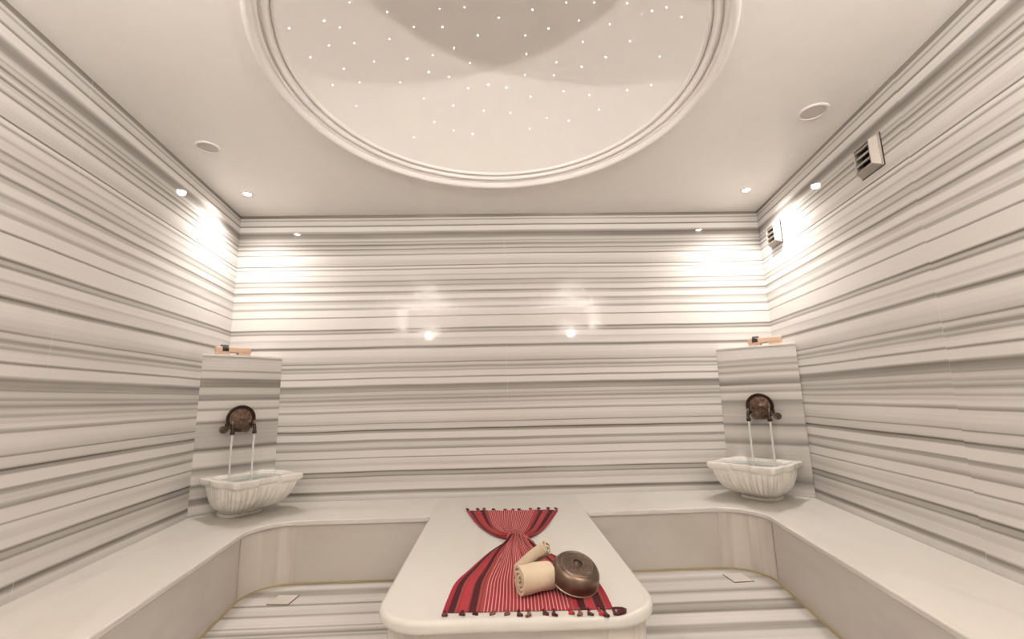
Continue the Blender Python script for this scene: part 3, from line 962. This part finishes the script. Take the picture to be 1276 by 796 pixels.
for k, (sx, sy) in enumerate(stars):
    px, py = 290+sx/1.994, sy/1.994
    d = (cf*FPX+cr*(px-638)-cu*(py-398)).normalized()
    oc = Vector((0, 0, CAM_H))-DC
    b_ = oc.dot(d); c_ = oc.dot(oc)-Rs*Rs
    tt = -b_+math.sqrt(b_*b_-c_)
    P = Vector((0, 0, CAM_H))+d*tt
    n = (DC-P).normalized()
    isb = (sx, sy) in blue
    r = .0044 if isb else .0032
    bm = bmesh.new(); lathe(bm, [(r*1.25, -.002), (r*1.2, .0012), (r, .002), (r*.8, r*.6), (r*.4, r*.85), (0, r*.95)], 10)
    o = obj('star_light', bm, M_starb if isb else M_star, smooth=True)
    o.location = P; o.rotation_mode = 'QUATERNION'; o.rotation_quaternion = Vector((0, 0, 1)).rotation_difference(n)
    if isb: tag(o, 'tiny pale blue star light set in the ceiling dome', 'star light', 'blue star lights in the dome')
    else: tag(o, 'tiny white star light set in the ceiling dome', 'star light', 'white star lights in the dome')

# ------------------------------------------------------------------ air vents high on the right wall
M_alu = plain('champagne aluminium', (.40, .36, .32), .4, .5)
M_black = plain('vent duct and gap shade', (.012, .011, .010), .8)  # black of the duct, also used for the painted gap shadow
def vent(y, z, label):
    wy = Vector((math.sin(.1629), math.cos(.1629), 0))
    # local +X out of the wall into the room, +Y along the wall (away from the lens), Z up
    t = thing('air_vent', label, 'vent', (wr(y)-.001, y, z), -.1629+PI)
    W, Hh = .20, .205
    def ringf(bm, w0, h0, x0, w1, h1, x1):
        a = [bm.verts.new((x0, s*w0/2, u*h0/2)) for s, u in ((-1, -1), (1, -1), (1, 1), (-1, 1))]
        b = [bm.verts.new((x1, s*w1/2, u*h1/2)) for s, u in ((-1, -1), (1, -1), (1, 1), (-1, 1))]
        for i in range(4): bm.faces.new((a[i], a[(i+1) % 4], b[(i+1) % 4], b[i]))
    bm = bmesh.new()
    prof = [(W, 0), (W, .008), (W-.006, .012), (W-.014, .012), (W-.016, .016), (W-.050, .052), (W-.054, .054), (W-.064, .054), (W-.066, .050), (W-.066, .004)]
    for (w0, x0), (w1, x1) in zip(prof[:-1], prof[1:]):
        ringf(bm, w0, w0*1.02, x0, w1, w1*1.02, x1)
    obj('frame', bm, M_alu, t)
    bm = bmesh.new(); add_box(bm, (.002, 0, 0), (.004, W+.006, W*1.02+.006)); obj('gap_shadow', bm, M_black, t)  # dark plate stands in for the shadow gap round the flange
    bm = bmesh.new(); add_box(bm, (.004, 0, 0), (.006, W-.067, W-.064))
    obj('duct', bm, M_black, t)
    for k in range(3):
        bm = bmesh.new()
        zc = (k-1)*.043+.020
        add_box(bm, (0, 0, 0), (.034, W-.067, .013), Matrix.Translation((.036, 0, zc)) @ Matrix.Rotation(.55, 4, 'Y'), .0015)
        obj('louvre_slat', bm, M_alu, t)
vent(2.437, 2.663, 'square louvred air vent on the right wall, the nearer one')
vent(3.712, 2.648, 'square louvred air vent on the right wall, in the corner by the downlight')

# ------------------------------------------------------------------ floor drains
M_gap = plain('drain gap', (.10, .08, .07), .8)
M_tile = plain('pale marble cover', (.66, .61, .56), .3)
def drain(x, y, rz, label):
    t = thing('drain_cover', label, 'drain', (x, y, .0005), rz)
    bm = bmesh.new(); add_box(bm, (0, 0, .001), (.146, .142, .002)); obj('frame', bm, M_gap, t)
    bm = bmesh.new(); add_box(bm, (0, 0, .0032), (.134, .130, .004), None, .001); obj('plate', bm, M_tile, t)
drain(-1.410, 3.196, -.09, 'square marble drain cover in the floor at the left')
drain(1.636, 3.272, .06, 'square marble drain cover in the floor at the right')

# ------------------------------------------------------------------ half-round wall lamps on the wall behind the lens (seen only as reflections)
M_shade = plain('plaster lamp shade', (.50, .46, .41), .6)
M_bulb = glow('wall lamp bulb', (1.0, .88, .70), SCONCE)
def sconce(x, z, label):
    t = thing('wall_lamp', label, 'wall lamp', (x, YF+.001, z))
    t.scale = (.6, .6, .6)
    bm = bmesh.new(); n = 24; rows = []
    for k in range(9):
        a = k/8*PI/2
        rows.append([bm.verts.new((.15*math.cos(a)*math.cos(PI*i/n), .13*math.cos(a)*math.sin(PI*i/n)+.002, .13-.28*math.sin(a)*.5)) for i in range(n+1)])
    for A, B in zip(rows[:-1], rows[1:]):
        for i in range(n): bm.faces.new((A[i], A[i+1], B[i+1], B[i]))
    o = obj('shade', bm, M_shade, t, smooth=True)
    m = o.modifiers.new('thickness', 'SOLIDIFY'); m.thickness = .004; m.offset = -1
    bm = bmesh.new()           # lamp tube lying in the shade, just under its rim
    tube(bm, [(-.05, .03, .110), (-.02, .03, .112), (.02, .03, .112), (.05, .03, .110)], .006, 8)
    obj('lamp_tube', bm, M_bulb, t, smooth=True)
    for sx in (0,):
        ld = bpy.data.lights.new('wall_lamp_light', 'POINT'); ld.energy = P_SCONCE; ld.shadow_soft_size = .024; ld.color = WARM
        lo = bpy.data.objects.new('wall_lamp_light', ld); link(lo, t); lo.location = (sx, .026, .118)
sconce(1.44, 2.395, 'half-round wall lamp on the front wall, right of the entrance')
sconce(-1.37, 2.395, 'half-round wall lamp on the front wall, left of the entrance')

# ------------------------------------------------------------------ camera, world, colour
cd = bpy.data.cameras.new('camera'); cam = bpy.data.objects.new('camera', cd); link(cam)
cd.sensor_width = 36.0; cd.lens = FPX*36/1276; cd.clip_start = .02
Mx = Matrix((cr, cu, -cf)).transposed().to_4x4(); Mx.translation = (0, 0, CAM_H)
cam.matrix_world = Mx
bpy.context.scene.camera = cam
w = bpy.data.worlds.new('world'); bpy.context.scene.world = w; w.use_nodes = True
w.node_tree.nodes['Background'].inputs[0].default_value = (.02, .018, .016, 1)
vs = bpy.context.scene.view_settings
vs.view_transform = 'Standard'; vs.look = 'None'; vs.gamma = 1; vs.exposure = EXPO
vs.use_curve_mapping = False
